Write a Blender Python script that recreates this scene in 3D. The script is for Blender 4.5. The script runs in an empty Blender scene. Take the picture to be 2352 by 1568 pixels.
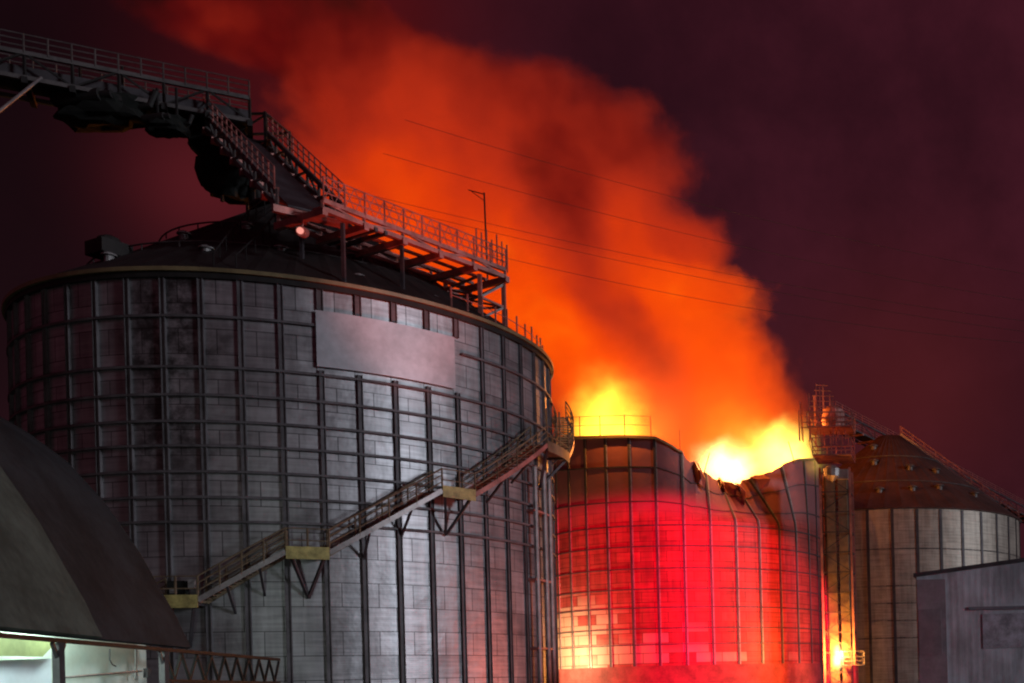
import bpy, math, random
from mathutils import Vector, Matrix
random.seed(7)
scene = bpy.context.scene
COL = scene.collection
R_ = math.radians

# ------------------------------------------------------------------ camera model (survey of the site from the photo)
F, YH, ROLL, CX, EYE = 2648.0, 799.33, -0.02673, 1001.4, 1.7
CR, SR = math.cos(ROLL), math.sin(ROLL)

def ray(x, y):
    px, py = x - 1176, y - 784
    xx, yy = px * CR + py * SR, -px * SR + py * CR
    return ((xx - CX) / F, (YH - yy) / F)

def at(x, y, d):
    a, b = ray(x, y)
    return Vector((a * d, d, EYE + b * d))

def at_z(x, y, z):
    a, b = ray(x, y)
    d = (z - EYE) / b
    return Vector((a * d, d, z))

def cyl(x, y, C, R):
    """azimuth (deg, 0 = towards -Y, + = towards +X) and height where a sight line meets a round wall"""
    a, b = ray(x, y)
    A, B, D = 1 + a * a, -(a * C[0] + C[1]), C[0] ** 2 + C[1] ** 2 - R * R
    t = (-B - math.sqrt(max(0, B * B - A * D))) / A
    return math.degrees(math.atan2(a * t - C[0], -(t - C[1]))), EYE + b * t

def pol(C, R, az, z):
    a = R_(az)
    return Vector((C[0] + R * math.sin(a), C[1] - R * math.cos(a), z))

cam = bpy.data.cameras.new("camera")
cam.sensor_fit = 'HORIZONTAL'
cam.sensor_width = 36.0
cam.lens = 36.0 * F / 2352.0
sx, sy = CX * CR - YH * SR, CX * SR + YH * CR          # optical axis in the picture
cam.shift_x, cam.shift_y = -sx / 2352.0, sy / 2352.0
cam.clip_start, cam.clip_end = 0.5, 6000
co = bpy.data.objects.new("camera", cam)
COL.objects.link(co)
co.location = (0, 0, EYE)
co.rotation_euler = (Matrix.Rotation(R_(90), 3, 'X') @ Matrix.Rotation(ROLL, 3, 'Z')).to_euler()
scene.camera = co

# ------------------------------------------------------------------ mesh builder
class MB:
    def __init__(s):
        s.v, s.f, s.uv = [], [], {}
    def quad(s, *p):
        n = len(s.v)
        s.v += [tuple(q) for q in p]
        s.f.append(tuple(range(n, n + len(p))))
    def hexa(s, p):
        """8 corners: bottom ring 0-3, top ring 4-7"""
        n = len(s.v)
        s.v += [tuple(q) for q in p]
        for q in ((3, 2, 1, 0), (4, 5, 6, 7), (0, 1, 5, 4), (1, 2, 6, 5), (2, 3, 7, 6), (3, 0, 4, 7)):
            s.f.append(tuple(n + i for i in q))
    def box(s, c, d, rz=0.0):
        x, y, z = d[0] / 2, d[1] / 2, d[2] / 2
        m = Matrix.Rotation(rz, 3, 'Z')
        P = [Vector(c) + m @ Vector((i * x, j * y, k * z)) for k in (-1, 1) for i, j in ((-1, -1), (1, -1), (1, 1), (-1, 1))]
        s.hexa(P)
    def beam(s, p, q, w, h=None, up=(0, 0, 1)):
        h = h or w
        p, q = Vector(p), Vector(q)
        d = (q - p).normalized()
        u = Vector(up)
        if abs(d.dot(u)) > .99:
            u = Vector((0, 1, 0))
        a = d.cross(u).normalized()
        b = a.cross(d).normalized()
        a, b = a * w / 2, b * h / 2
        s.hexa([p - a - b, p + a - b, q + a - b, q - a - b, p - a + b, p + a + b, q + a + b, q - a + b])
    def tube(s, pts, r, n=6):
        pts = [Vector(p) for p in pts]
        base = len(s.v)
        for i, p in enumerate(pts):
            d = (pts[min(i + 1, len(pts) - 1)] - pts[max(i - 1, 0)]).normalized()
            u = Vector((0, 0, 1)) if abs(d.z) < .95 else Vector((0, 1, 0))
            a = d.cross(u).normalized()
            b = a.cross(d)
            for k in range(n):
                t = 2 * math.pi * k / n
                s.v.append(tuple(p + a * r * math.cos(t) + b * r * math.sin(t)))
        for i in range(len(pts) - 1):
            for k in range(n):
                a0, a1 = base + i * n + k, base + i * n + (k + 1) % n
                s.f.append((a0, a1, a1 + n, a0 + n))
        s.f.append(tuple(base + k for k in range(n))[::-1])
        s.f.append(tuple(base + (len(pts) - 1) * n + k for k in range(n)))
    def lathe(s, c, prof, n=24):
        """prof: list of (radius, z) from bottom to top"""
        base = len(s.v)
        for r, z in prof:
            for k in range(n):
                t = 2 * math.pi * k / n
                s.v.append((c[0] + r * math.cos(t), c[1] + r * math.sin(t), c[2] + z))
        for i in range(len(prof) - 1):
            for k in range(n):
                a0, a1 = base + i * n + k, base + i * n + (k + 1) % n
                s.f.append((a0, a1, a1 + n, a0 + n))
        s.f.append(tuple(base + k for k in range(n))[::-1])
        s.f.append(tuple(base + (len(prof) - 1) * n + k for k in range(n)))
    def arc(s, C, r0, r1, a0, a1, z0, z1, step=2.5):
        """solid curved band between two radii, azimuths and heights"""
        n = max(1, int(abs(a1 - a0) / step))
        for i in range(n):
            b0, b1 = a0 + (a1 - a0) * i / n, a0 + (a1 - a0) * (i + 1) / n
            s.hexa([pol(C, r0, b0, z0), pol(C, r1, b0, z0), pol(C, r1, b1, z0), pol(C, r0, b1, z0),
                    pol(C, r0, b0, z1), pol(C, r1, b0, z1), pol(C, r1, b1, z1), pol(C, r0, b1, z1)])
    def build(s, name, m, parent=None, smooth=False, uv=None):
        me = bpy.data.meshes.new(name)
        o0 = origin_of(parent)
        me.from_pydata([(x - o0.x, y - o0.y, z - o0.z) for x, y, z in s.v], [], s.f)
        if uv:
            L = me.uv_layers.new(name="UVMap")
            for lp in me.loops:
                L.data[lp.index].uv = uv[lp.vertex_index]
        if smooth:
            for p in me.polygons:
                p.use_smooth = True
        me.update()
        if m:
            me.materials.append(m)
        o = bpy.data.objects.new(name, me)
        COL.objects.link(o)
        if parent:
            o.parent = parent
        return o

ORI = {}
def origin_of(p):
    v = Vector((0, 0, 0))
    while p is not None:
        v = v + Vector(p.location)
        p = p.parent
    return v

def tag(o, label=None, cat=None, group=None, kind=None):
    if label: o["label"] = label
    if cat: o["category"] = cat
    if group: o["group"] = group
    if kind: o["kind"] = kind
    return o

def thing(name, label, cat, loc=(0, 0, 0), group=None):
    o = bpy.data.objects.new(name, None)
    o.empty_display_size = .5
    COL.objects.link(o)
    o.location = loc
    return tag(o, label, cat, group)

# ------------------------------------------------------------------ materials
class NT:
    def __init__(s, name, clear=True):
        s.m = bpy.data.materials.new(name)
        s.m.use_nodes = True
        s.t = s.m.node_tree
        if clear:
            s.t.nodes.clear()
        s.out = s.t.nodes.new('ShaderNodeOutputMaterial')
    def n(s, typ, ins=None, **kw):
        nd = s.t.nodes.new('ShaderNode' + typ)
        for k, v in kw.items():
            setattr(nd, k, v)
        for k, v in (ins or {}).items():
            s.put(nd.inputs[k], v)
        return nd
    def put(s, sock, v):
        if hasattr(v, 'is_output'):
            s.t.links.new(v, sock)
        elif hasattr(v, 'outputs'):
            s.t.links.new(v.outputs[0], sock)
        else:
            sock.default_value = v
    def math(s, op, a, b=0.0, c=None, clamp=False):
        nd = s.t.nodes.new('ShaderNodeMath')
        nd.operation, nd.use_clamp = op, clamp
        s.put(nd.inputs[0], a); s.put(nd.inputs[1], b)
        if c is not None: s.put(nd.inputs[2], c)
        return nd.outputs[0]
    def ramp(s, fac, stops, interp='LINEAR'):
        nd = s.t.nodes.new('ShaderNodeValToRGB')
        cr = nd.color_ramp
        cr.interpolation = interp
        while len(cr.elements) > 1: cr.elements.remove(cr.elements[-1])
        for i, (p, c) in enumerate(stops):
            e = cr.elements[0] if i == 0 else cr.elements.new(p)
            e.position = p
            e.color = (c[0], c[1], c[2], 1) if not isinstance(c, (int, float)) else (c, c, c, 1)
        s.put(nd.inputs[0], fac)
        return nd.outputs[0]
    def smooth(s, v, lo, hi):
        nd = s.t.nodes.new('ShaderNodeMapRange')
        nd.interpolation_type = 'SMOOTHSTEP'
        s.put(nd.inputs[0], v)
        nd.inputs[1].default_value, nd.inputs[2].default_value = lo, hi
        return nd.outputs[0]
    def noise(s, vec, scale, detail=4.0, rough=.55, out=0):
        nd = s.n('TexNoise', {'Scale': scale, 'Detail': detail, 'Roughness': rough})
        if vec is not None: s.put(nd.inputs['Vector'], vec)
        return nd.outputs[out]
    def mix(s, f, a, b, blend='MIX'):
        nd = s.t.nodes.new('ShaderNodeMix')
        nd.data_type, nd.blend_type = 'RGBA', blend
        s.put(nd.inputs[0], f)
        for k, v in ((6, a), (7, b)):
            s.put(nd.inputs[k], (v[0], v[1], v[2], 1) if isinstance(v, tuple) else v)
        return nd.outputs[2]

def simple(name, c, rough=.6, metal=0.0, var=.35, scale=1.5, bump=0.0, spec=.5):
    """painted / weathered surface: base colour broken by dirt noise"""
    t = NT(name)
    co_ = t.n('TexCoord').outputs['Object']
    n1 = t.noise(co_, scale, 6, .6)
    n2 = t.noise(co_, scale * 7, 3, .6)
    f = t.smooth(t.math('ADD', t.math('MULTIPLY', n1, .75), t.math('MULTIPLY', n2, .25)), .3, .7)
    lo = tuple(x * (1 - var) for x in c)
    hi = tuple(min(1, x * (1 + var)) for x in c)
    b = t.n('BsdfPrincipled', {'Base Color': t.mix(f, lo, hi), 'Roughness': rough, 'Metallic': metal, 'Specular IOR Level': spec})
    if bump:
        bn = t.n('Bump', {'Strength': bump, 'Distance': .05, 'Height': n2})
        t.put(b.inputs['Normal'], bn)
    t.put(t.out.inputs[0], b)
    return t.m

def silo_mat(name, c, panel_w, panel_h, rough=.45, metal=.75, wall_shadow=None, seam=.45, soot=None, corr=.35, glow_patch=None):
    """galvanised corrugated sheets: UV = (arc metres, height metres)"""
    t = NT(name)
    uv = t.n('UVMap').outputs[0]
    br = t.n('TexBrick', {'Vector': uv, 'Scale': 1.0, 'Mortar Size': .028, 'Mortar Smooth': .35, 'Bias': 0.0,
                          'Brick Width': panel_w, 'Row Height': panel_h,
                          'Color1': (.70, .70, .70, 1), 'Color2': (1, 1, 1, 1), 'Mortar': (.25, .25, .25, 1)})
    br.offset = .5
    sep = t.n('SeparateXYZ', {0: uv})
    # streaks running down the sheets, blotches of oxide
    st = t.n('Mapping', {'Vector': uv, 'Scale': (1.6, .12, 1)})
    n1 = t.noise(st.outputs[0], 1.0, 5, .65)
    n2 = t.noise(uv, .35, 5, .6)
    hb = t.n('Mapping', {'Vector': uv, 'Scale': (.35, 5.0, 1)})
    n3 = t.noise(hb.outputs[0], 1.0, 3, .6)
    f = t.math('ADD', t.math('MULTIPLY', n1, .4), t.math('ADD', t.math('MULTIPLY', n2, .4), t.math('MULTIPLY', n3, .35)))
    f = t.smooth(f, .36, .76)
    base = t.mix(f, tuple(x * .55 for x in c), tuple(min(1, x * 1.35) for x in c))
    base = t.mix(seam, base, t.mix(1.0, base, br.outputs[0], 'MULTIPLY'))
    if wall_shadow:
        u0, w, z0, z1 = wall_shadow      # cast shadow painted into the wall colour as a dark streaked patch
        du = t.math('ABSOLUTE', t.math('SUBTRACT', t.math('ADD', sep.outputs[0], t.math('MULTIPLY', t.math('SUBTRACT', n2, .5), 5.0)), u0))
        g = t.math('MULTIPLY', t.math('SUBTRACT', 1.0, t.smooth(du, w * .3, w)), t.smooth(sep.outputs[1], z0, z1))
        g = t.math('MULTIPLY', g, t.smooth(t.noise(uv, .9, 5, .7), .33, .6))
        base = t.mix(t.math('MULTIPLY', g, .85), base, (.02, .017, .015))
    if glow_patch:
        zc, zr, uc, ur, bc = glow_patch      # cream glow of the hot wall painted as pale sheets low on one side
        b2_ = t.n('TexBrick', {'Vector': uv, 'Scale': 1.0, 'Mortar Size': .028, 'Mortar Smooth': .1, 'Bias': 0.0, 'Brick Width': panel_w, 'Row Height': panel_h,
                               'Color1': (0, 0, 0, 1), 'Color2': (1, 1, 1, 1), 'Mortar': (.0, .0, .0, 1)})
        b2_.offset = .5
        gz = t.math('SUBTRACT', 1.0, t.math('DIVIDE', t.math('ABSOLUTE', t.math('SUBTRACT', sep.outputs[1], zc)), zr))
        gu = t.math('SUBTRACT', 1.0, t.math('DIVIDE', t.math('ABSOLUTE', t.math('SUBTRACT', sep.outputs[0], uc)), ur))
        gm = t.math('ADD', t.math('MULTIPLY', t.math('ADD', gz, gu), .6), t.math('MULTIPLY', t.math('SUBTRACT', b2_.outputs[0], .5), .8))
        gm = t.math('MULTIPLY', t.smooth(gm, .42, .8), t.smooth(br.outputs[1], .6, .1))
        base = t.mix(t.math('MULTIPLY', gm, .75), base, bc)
    if soot:
        z0, z1, sc = soot          # scorched, rust-brown oxide above a ragged line
        zz = t.math('ADD', sep.outputs[1], t.math('MULTIPLY', t.math('SUBTRACT', t.noise(uv, .5, 4, .6), .5), 2.2))
        base = t.mix(t.smooth(zz, z0, z1), base, sc)
    wv = t.math('SINE', t.math('MULTIPLY', sep.outputs[1], 2 * math.pi / .104))
    b1 = t.n('Bump', {'Strength': corr, 'Distance': .012, 'Height': wv})
    b2 = t.n('Bump', {'Strength': .5, 'Distance': .12, 'Height': t.noise(uv, .8, 3, .5), 'Normal': b1.outputs[0]})
    rg = t.math('ADD', rough - .12, t.math('MULTIPLY', n2, .3))
    b = t.n('BsdfPrincipled', {'Base Color': base, 'Roughness': rg, 'Metallic': metal, 'Normal': b2.outputs[0]})
    t.put(t.out.inputs[0], b)
    return t.m

def emit(name, c, s):
    t = NT(name)
    t.put(t.out.inputs[0], t.n('Emission', {'Color': (*c, 1), 'Strength': s}))
    return t.m

M = {}
M['dark_steel'] = simple('dark_steel', (.075, .068, .076), .55, .4, .4, .8)
M['rib_steel'] = simple('dull_rib_steel', (.125, .115, .125), .65, .2, .4, .8)
M['soot_steel'] = simple('soot_steel', (.02, .018, .018), .7, .2, .5, .6)
M['black'] = simple('soot_black', (.006, .007, .006), .95, 0, .5, .9)
M['galv'] = simple('galvanised_steel', (.34, .32, .32), .5, .5, .3, 1.2)
M['rail'] = simple('railing_steel', (.12, .11, .11), .55, .3, .4, 1.0)
M['brown_rail'] = simple('brown_railing_paint', (.19, .14, .09), .6, .1, .4, 1.2)
M['yellow'] = simple('ochre_paint', (.40, .335, .12), .6, 0, .45, 2.6)
M['gutter'] = simple('eave_paint', (.24, .19, .10), .5, .2, .3, .6)
M['roof1'] = simple('sooty_roof_sheet', (.016, .012, .012), .75, .1, .6, .5, .3)
M['roof3'] = simple('rusty_roof_sheet', (.085, .034, .028), .75, .1, .4, .3, .3)
M['vent1'] = simple('dull_vent_sheet', (.26, .25, .25), .55, .3, .4, 3)
M['vent'] = simple('vent_sheet', (.30, .29, .29), .5, .4, .3, 3)
M['sign'] = simple('blank_sign_sheet', (.46, .47, .51), .5, .35, .22, .4)
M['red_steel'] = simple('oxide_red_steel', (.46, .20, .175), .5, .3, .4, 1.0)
M['shed_roof'] = simple('grey_roof_sheet', (.085, .108, .096), .85, 0, .4, .5, .15, .08)
M['shed_roof_b'] = simple('dark_roof_sheet', (.030, .036, .042), .85, 0, .4, .5, .15, .08)
M['olive'] = simple('olive_sheet', (.26, .30, .13), .7, 0, .25, .8)
M['white_wall'] = simple('pale_green_wall', (.62, .72, .66), .6, 0, .12, .7)
M['blue_wall'] = simple('pale_blue_wall', (.62, .70, .78), .6, 0, .1, .7)
M['ground'] = simple('asphalt', (.045, .043, .042), .85, 0, .4, .12, .4)
M['wire'] = simple('dull_aluminium_wire', (.05, .04, .04), .8, 0, .1)

# ------------------------------------------------------------------ ground
g = MB()
g.quad((-900, -200, 0), (900, -200, 0), (900, 2500, 0), (-900, 2500, 0))
tag(g.build('ground', M['ground']), 'dark asphalt yard under the silos', 'ground', kind='structure')

# ------------------------------------------------------------------ silos
C1, C2, C3, RS, R3 = (-38.603, 68.371), (-28.02, 121.56), (-7.9, 150.0), 14.0, 16.5
H1, H2, H3 = 21.9, 25.1, 21.55
PW1, PW2 = 360 / 51, 10.0

def wall_mesh(C, R, z0, z1, na, nz, dfm=None, inner=None, arc0=-180, arc1=180):
    mb = MB(); uv = []
    layers = [0.0] + ([inner] if inner else [])
    for li, off in enumerate(layers):
        base = len(mb.v)
        for j in range(nz + 1):
            for i in range(na + 1):
                az = arc0 + (arc1 - arc0) * i / na
                z = z0 + (z1 - z0) * j / nz
                p = dfm(az, z, off) if dfm else pol(C, R - off, az, z)
                mb.v.append(tuple(p)); uv.append((R_(az) * R, z))
        w = na + 1
        for j in range(nz):
            for i in range(na):
                q = (base + j * w + i, base + j * w + i + 1, base + (j + 1) * w + i + 1, base + (j + 1) * w + i)
                mb.f.append(q if li == 0 else q[::-1])
    if inner:
        w, nn = na + 1, (na + 1) * (nz + 1)
        for i in range(na):
            a = nz * w + i
            mb.f.append((a, a + 1, a + 1 + nn, a + nn))
    return mb, uv

def strip(C, R, az, z0, z1, w, d, nz=1, dfm=None, flange=True):
    """vertical stiffener: channel section standing on the wall"""
    mb = MB()
    hw = math.degrees(w / 2 / R)
    secs = [(-hw, hw, .0, d * .55)]
    if flange is True:
        fw = hw * .28
        secs += [(-hw, -hw + fw, d * .56, d), (hw - fw, hw, d * .56, d)]
    if flange == 'edge':
        secs += [(hw * 1.02, hw * 1.95, .0, d * .45)]  # pale strip beside the stiffener, standing in for its highlight
    P = (lambda a, r, z: dfm(a, z, -r)) if dfm else (lambda a, r, z: pol(C, R + r, a, z))
    for a0, a1, r0, r1 in secs:
        for j in range(nz):
            za, zb = z0 + (z1 - z0) * j / nz, z0 + (z1 - z0) * (j + 1) / nz
            mb.hexa([P(az + a0, r0, za), P(az + a1, r0, za), P(az + a1, r1, za), P(az + a0, r1, za),
                     P(az + a0, r0, zb), P(az + a1, r0, zb), P(az + a1, r1, zb), P(az + a0, r1, zb)])
    return mb

def cone_roof(C, R, z0, zp, rt, n=102, rib=.07):
    """ribbed conical sheet roof with a collar at the top"""
    mb = MB()
    rings = [(R + .22, z0 - .02), (R + .22, z0 + .1), (R * .66 + rt * .34, z0 + (zp - z0) * .34), (R * .33 + rt * .67, z0 + (zp - z0) * .67), (rt, zp)]
    for k, (r, z) in enumerate(rings):
        for i in range(n * 2):
            t = 2 * math.pi * i / (n * 2)
            h = rib if (i % 4 == 0 and k > 0) else 0
            mb.v.append((C[0] + r * math.sin(t), C[1] - r * math.cos(t), z + h))
    N = n * 2
    for k in range(len(rings) - 1):
        for i in range(N):
            mb.f.append((k * N + i, k * N + (i + 1) % N, (k + 1) * N + (i + 1) % N, (k + 1) * N + i))
    mb.f.append(tuple((len(rings) - 1) * N + i for i in range(N)))
    return mb

# ---- silo with the stair
M['silo1'] = silo_mat('galvanised_silo_sheets', (.43, .43, .455), 14.0 * R_(PW1) / 1.0, 1.2, .44, .65, wall_shadow=(R_(4.5) * 14, 2.6, 8.0, 15.5), corr=.06, seam=.95)
M['silo2'] = silo_mat('heat_stained_silo_sheets', (.40, .07, .065), 14.0 * R_(PW2), .95, .55, .3, soot=(16.6, 19.6, (.34, .135, .145)), seam=1.0, corr=.1, glow_patch=(4.2, 4.8, -13.0, 17.0, (.50, .40, .32)))
M['silo2b'] = simple('dull_red_sheet', (.24, .06, .06), .7, .2, .4, .8)  # darker red sheet of the wall-foot band and the torn pieces
M['silo3'] = silo_mat('weathered_silo_sheets', (.46, .41, .35), 16.5 * R_(10), 1.35, .5, .4, corr=.1)

s1 = thing('grain_silo', 'grey galvanised grain silo wrapped by an outside stair, blank pale sheet near its rim', 'silo', (C1[0], C1[1], 0), 'grain silos in the row')
mb, uv = wall_mesh(C1, RS, 0, H1, 204, 2)
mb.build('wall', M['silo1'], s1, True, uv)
ST0 = 4.6 - 360 / 51 * 30
for k in range(51):
    az = 4.4 + PW1 * (k - 25)
    if 30 < az < 62:
        strip(C1, RS, az, 0, 17.6, .24, .15).build('stiffener', M['rib_steel'], s1)
        strip(C1, RS, az, 20.55, H1 - .1, .30, .15).build('stiffener', M['rib_steel'], s1)
    else:
        strip(C1, RS, az, 0, H1 - .1, .25 if az < 30 else .23, .15).build('stiffener', M['rib_steel'], s1)
for y in (733.6, 848.6, 912, 972, 1027.5, 1086, 1144, 1200):
    z = cyl(549, y, C1, RS)[1]
    m = MB()
    if y < 800:
        m.arc(C1, RS, RS + .19, -180, 31.5, z - .06, z + .06); m.arc(C1, RS, RS + .19, 62, 180, z - .06, z + .06)
    else:
        m.arc(C1, RS, RS + .19, -180, 180, z - .06, z + .06)
    m.build('wind_ring', M['rib_steel'], s1)
m = MB(); m.arc(C1, RS - .3, RS + .34, -180, 180, H1 - .07, H1 + .12); m.build('eave_ring', M['gutter'], s1)
m = MB(); m.arc(C1, RS - .1, RS + .2, -180, 180, H1 - .34, H1 - .08); m.build('eave_fascia', M['soot_steel'], s1)
cone_roof(C1, RS, H1, 30.3, 1.7).build('roof', M['roof1'], s1)
# blank sheet where a name once stood
m = MB()
n = 60
for i in range(n):
    a0, a1 = 31.8 + 28.2 * i / n, 31.8 + 28.2 * (i + 1) / n
    zt = lambda a: 20.5 - .0 * a
    m.hexa([pol(C1, RS + .17, a0, 17.75), pol(C1, RS + .21, a0, 17.75), pol(C1, RS + .21, a1, 17.75), pol(C1, RS + .17, a1, 17.75),
            pol(C1, RS + .17, a0, zt(a0)), pol(C1, RS + .21, a0, zt(a0)), pol(C1, RS + .21, a1, zt(a1)), pol(C1, RS + .17, a1, zt(a1))])
m.build('blank_sign_panel', M['sign'], s1)
s1.scale = (.957, 1, 1); s1.location.x += .60
# roof vents, roof ladder, peak ring
def roof_pt(C, R, z0, zp, rt, az, fr):
    return pol(C, R + (rt - R) * fr, az, z0 + (zp - z0) * fr)
for az, fr in ((-28, .3), (-5, .42), (10, .22), (12, .55), (27, .3), (33, .52), (44, .12), (47, .36), (62, .1), (75, .14), (-50, .2), (-14, .18)):
    p = roof_pt(C1, RS, H1, 30.3, 1.7, az, fr)
    m = MB()
    m.lathe(p, [(.22, -.1), (.22, .22), (.36, .23), (.34, .31), (.1, .42)], 12)
    m.build('roof_vent', M['vent1'], s1)
p = roof_pt(C1, RS, H1, 30.3, 1.7, -21, .26)
m = MB(); m.box(p + Vector((0, 0, .35)), (1.5, 1.5, .7), R_(-24)); m.lathe(p + Vector((0, 0, .7)), [(.55, 0), (.5, .25), (.2, .4)], 10); m.build('roof_hatch', M['roof1'], s1)
m = MB()
for q in range(36):
    a0, a1 = q * 10, q * 10 + 10
    for zz in (30.9, 31.4):
        m.beam(pol(C1, 2.3, a0, zz), pol(C1, 2.3, a1, zz), .05)
for q in range(12):
    m.beam(pol(C1, 2.3, q * 30, 30.1), pol(C1, 2.3, q * 30, 31.4), .06)
m.arc(C1, 1.2, 2.35, -180, 180, 30.2, 30.32)
m.build('peak_railing', M['rail'], s1)
for fr in (.3, .58):
    m = MB(); m.tube([roof_pt(C1, RS, H1, 30.3, 1.7, a, fr) + Vector((0, 0, .3)) for a in range(-180, 181, 6)], .045)
    for a in range(-180, 180, 12): q_ = roof_pt(C1, RS, H1, 30.3, 1.7, a, fr); m.beam(q_, q_ + Vector((0, 0, .32)), .05)
    m.build('roof_hoop', M['rail'], s1)
m = MB()
for q in (-1, 1):
    m.tube([roof_pt(C1, RS, H1, 30.3, 1.7, 18 + q * (2 + 6 * f), f) + Vector((0, 0, .95)) for f in (0, .3, .6, .9)], .035)
    for f in [i / 9 for i in range(10)]:
        p = roof_pt(C1, RS, H1, 30.3, 1.7, 18 + q * (2 + 6 * f), f)
        m.beam(p, p + Vector((0, 0, .95)), .05)
m.build('roof_stair_rail', M['soot_steel'], s1)
# guard posts along the right half of the rim
az = 62.0
while az < 128:
    m = MB()
    p = pol(C1, RS + .28, az, H1 - .3)
    m.beam(p, p + Vector((0, 0, 1.75 + random.uniform(-.15, .25))), .075)
    m.build('guard_post', M['red_steel'], s1)
    az += 4.4
m = MB()
m.tube([pol(C1, RS + .28, a, H1 + 1.0) for a in range(62, 130, 3)], .022)
m.build('guard_rail', M['red_steel'], s1)

# ---- outside stair
stair = thing('spiral_staircase', 'brown steel stair climbing round the nearest silo with ochre toe boards on its landings', 'staircase', (C1[0], C1[1], 0))
RI, RO = RS + .45, RS + 1.45
land = [(6.6, 13.4, 6.22), (26.9, 33.6, 8.52), (53.6, 60.6, 12.02), (83.0, 96.5, 15.75)]
for k, (a0, a1, z) in enumerate(land):
    m = MB(); m.arc(C1, RI, RO, a0, a1, z - .08, z + .04)
    L = m.build('landing', M['brown_rail'], stair)
    m = MB(); m.arc(C1, RO, RO + .05, a0, a1, z - .34, z + .26, 1.5)
    m.build('toe_board', M['yellow'] if k < 3 else M['brown_rail'], L)
    # bracket: props running in to the stiffener below
    for a in (a0 + .6, a1 - .6):
        mid = (a0 + a1) / 2
        m = MB()
        m.beam(pol(C1, RO - .05, a, z - .1), pol(C1, RS + .2, mid, z - 2.1), .13)
        m.beam(pol(C1, RS + .2, a, z - .15), pol(C1, RO - .05, a, z - .15), .12)
        m.build('bracket', M['dark_steel'], stair)
    m = MB()
    na = 3
    for i in range(na):
        a = a0 + (a1 - a0) * i / (na - 1)
        m.beam(pol(C1, RO, a, z), pol(C1, RO, a, z + (1.15 if k < 3 else 2.0 + .5 * random.random())), .07)
    for zz in (.55, 1.12):
        m.tube([pol(C1, RO, a0 + (a1 - a0) * i / 6, z + zz) for i in range(7)], .03)
    m.build('handrail', M['brown_rail'], stair)
def flight(a0, z0, a1, z1, bright):
    n = 16
    pt = lambda f, r, dz=0: pol(C1, r, a0 + (a1 - a0) * f, z0 + (z1 - z0) * f + dz)
    fl = MB()
    for i in range(n):
        f0, f1 = i / n, (i + 1) / n
        fl.beam(pt(f0, RI), pt(f1, RI), .06, .26)
        if i % 1 == 0:
            p = pt((i + .5) / n, RI, .05); q = pt((i + .5) / n, RO, .05)
            fl.beam(p, q, .30, .04)
    o = fl.build('flight', M['brown_rail'], stair)
    sm = MB()
    for i in range(n):
        sm.beam(pt(i / n, RO), pt((i + 1) / n, RO), .06, .24)
    sm.build('stringer', bright, o)
    hr = MB()
    for r in (RO, RI):
        for zz, rr in ((.45, .03), (.8, .03), (1.12, .045)):
            hr.tube([pt(i / n, r, zz) for i in range(n + 1)], rr)
        for i in range(0, n + 1, 4):
            hr.beam(pt(i / n, r), pt(i / n, r, 1.12), .06)
    hr.build('handrail', M['brown_rail'], stair)
    for f in (.33, .7):
        p = MB()
        p.beam(pt(f, RO, -.1), pol(C1, RS + .15, a0 + (a1 - a0) * f, z0 + (z1 - z0) * f - 1.3), .10)
        p.build('bracket', M['dark_steel'], stair)
flight(-8, 4.2, land[0][0], 6.22, M['brown_rail'])
flight(land[0][1], 6.22, land[1][0], 8.52, M['galv'])
flight(land[1][1], 8.52, land[2][0], 12.02, M['galv'])
flight(land[2][1], 12.02, land[3][0], 15.75, M['red_steel'])
flight(land[3][1], 15.75, 122, 19.6, M['red_steel'])
# crates on the first landing
cab = thing('switch_box', 'dark switch box with pale dials on the lowest stair landing', 'switch box', pol(C1, RS + .9, 10, 6.27))
m = MB(); m.box(pol(C1, RS + .85, 9.4, 6.27 + .45), (.75, .4, .9), R_(10)); m.build('cabinet', M['black'], cab)
m = MB(); m.box(pol(C1, RS + 1.08, 9.0, 6.27 + .42), (.3, .06, .2), R_(10)); m.build('dial', M['vent'], cab)
m = MB(); m.box(pol(C1, RS + .9, 11.8, 6.27 + .75), (.28, .25, .45), R_(12)); m.build('dial', M['vent'], cab)
# riser pipes at the silo's right flank
rp = thing('riser_pipes', 'pair of red-lit riser pipes running up the right flank of the nearest silo', 'pipe', pol(C1, RS + .5, 88, 0))
for az in (84.5, 89.5, 93.0):
    m = MB(); m.tube([pol(C1, RS + .45, az, 0), pol(C1, RS + .45, az, 14.6)], .15, 10); m.build('pipe', M['galv'], rp)
for z in (4, 8, 12):
    m = MB(); m.arc(C1, RS, RS + .5, 83.5, 94, z, z + .12); m.build('clamp', M['red_steel'], rp)

# ---- burning silo: wall buckled where the roof fell in
RIM = [(1200, 1004), (1323, 1003), (1430, 1000), (1507, 1003), (1545, 1023), (1590, 1058), (1625, 1088), (1655, 1102), (1690, 1107), (1725, 1099), (1760, 1082), (1800, 1065), (1830, 1054), (1860, 1053), (1960, 1058)]
def rim_z(px, d):
    for (a, y), (b, w) in zip(RIM, RIM[1:]):
        if a <= px <= b:
            f = (px - a) / (b - a)
            return at(px, y + (w - y) * f, d).z
    return 25.1
def column(p):
    xx, yy = p.x / p.y * F + CX, YH - (p.z - EYE) / p.y * F
    return xx * CR - yy * SR + 1176
def plan(az, t, off):
    g = max(0.0, 1 - abs(az - 34) / 32.0) ** 1.25
    r = RS - off - 2.9 * g * t ** 1.1
    g2 = max(0.0, 1 - abs(az - 52) / 26.0)
    a2 = az - 11.0 * g2 * t
    r += .28 * t * (abs((az / 7.0) % 2 - 1) - .5) * (g + .4 * g2) * 2
    r += .35 * t * math.sin(az * .35) * (g + .3 * g2)
    return r, a2
RT = {}
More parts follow.
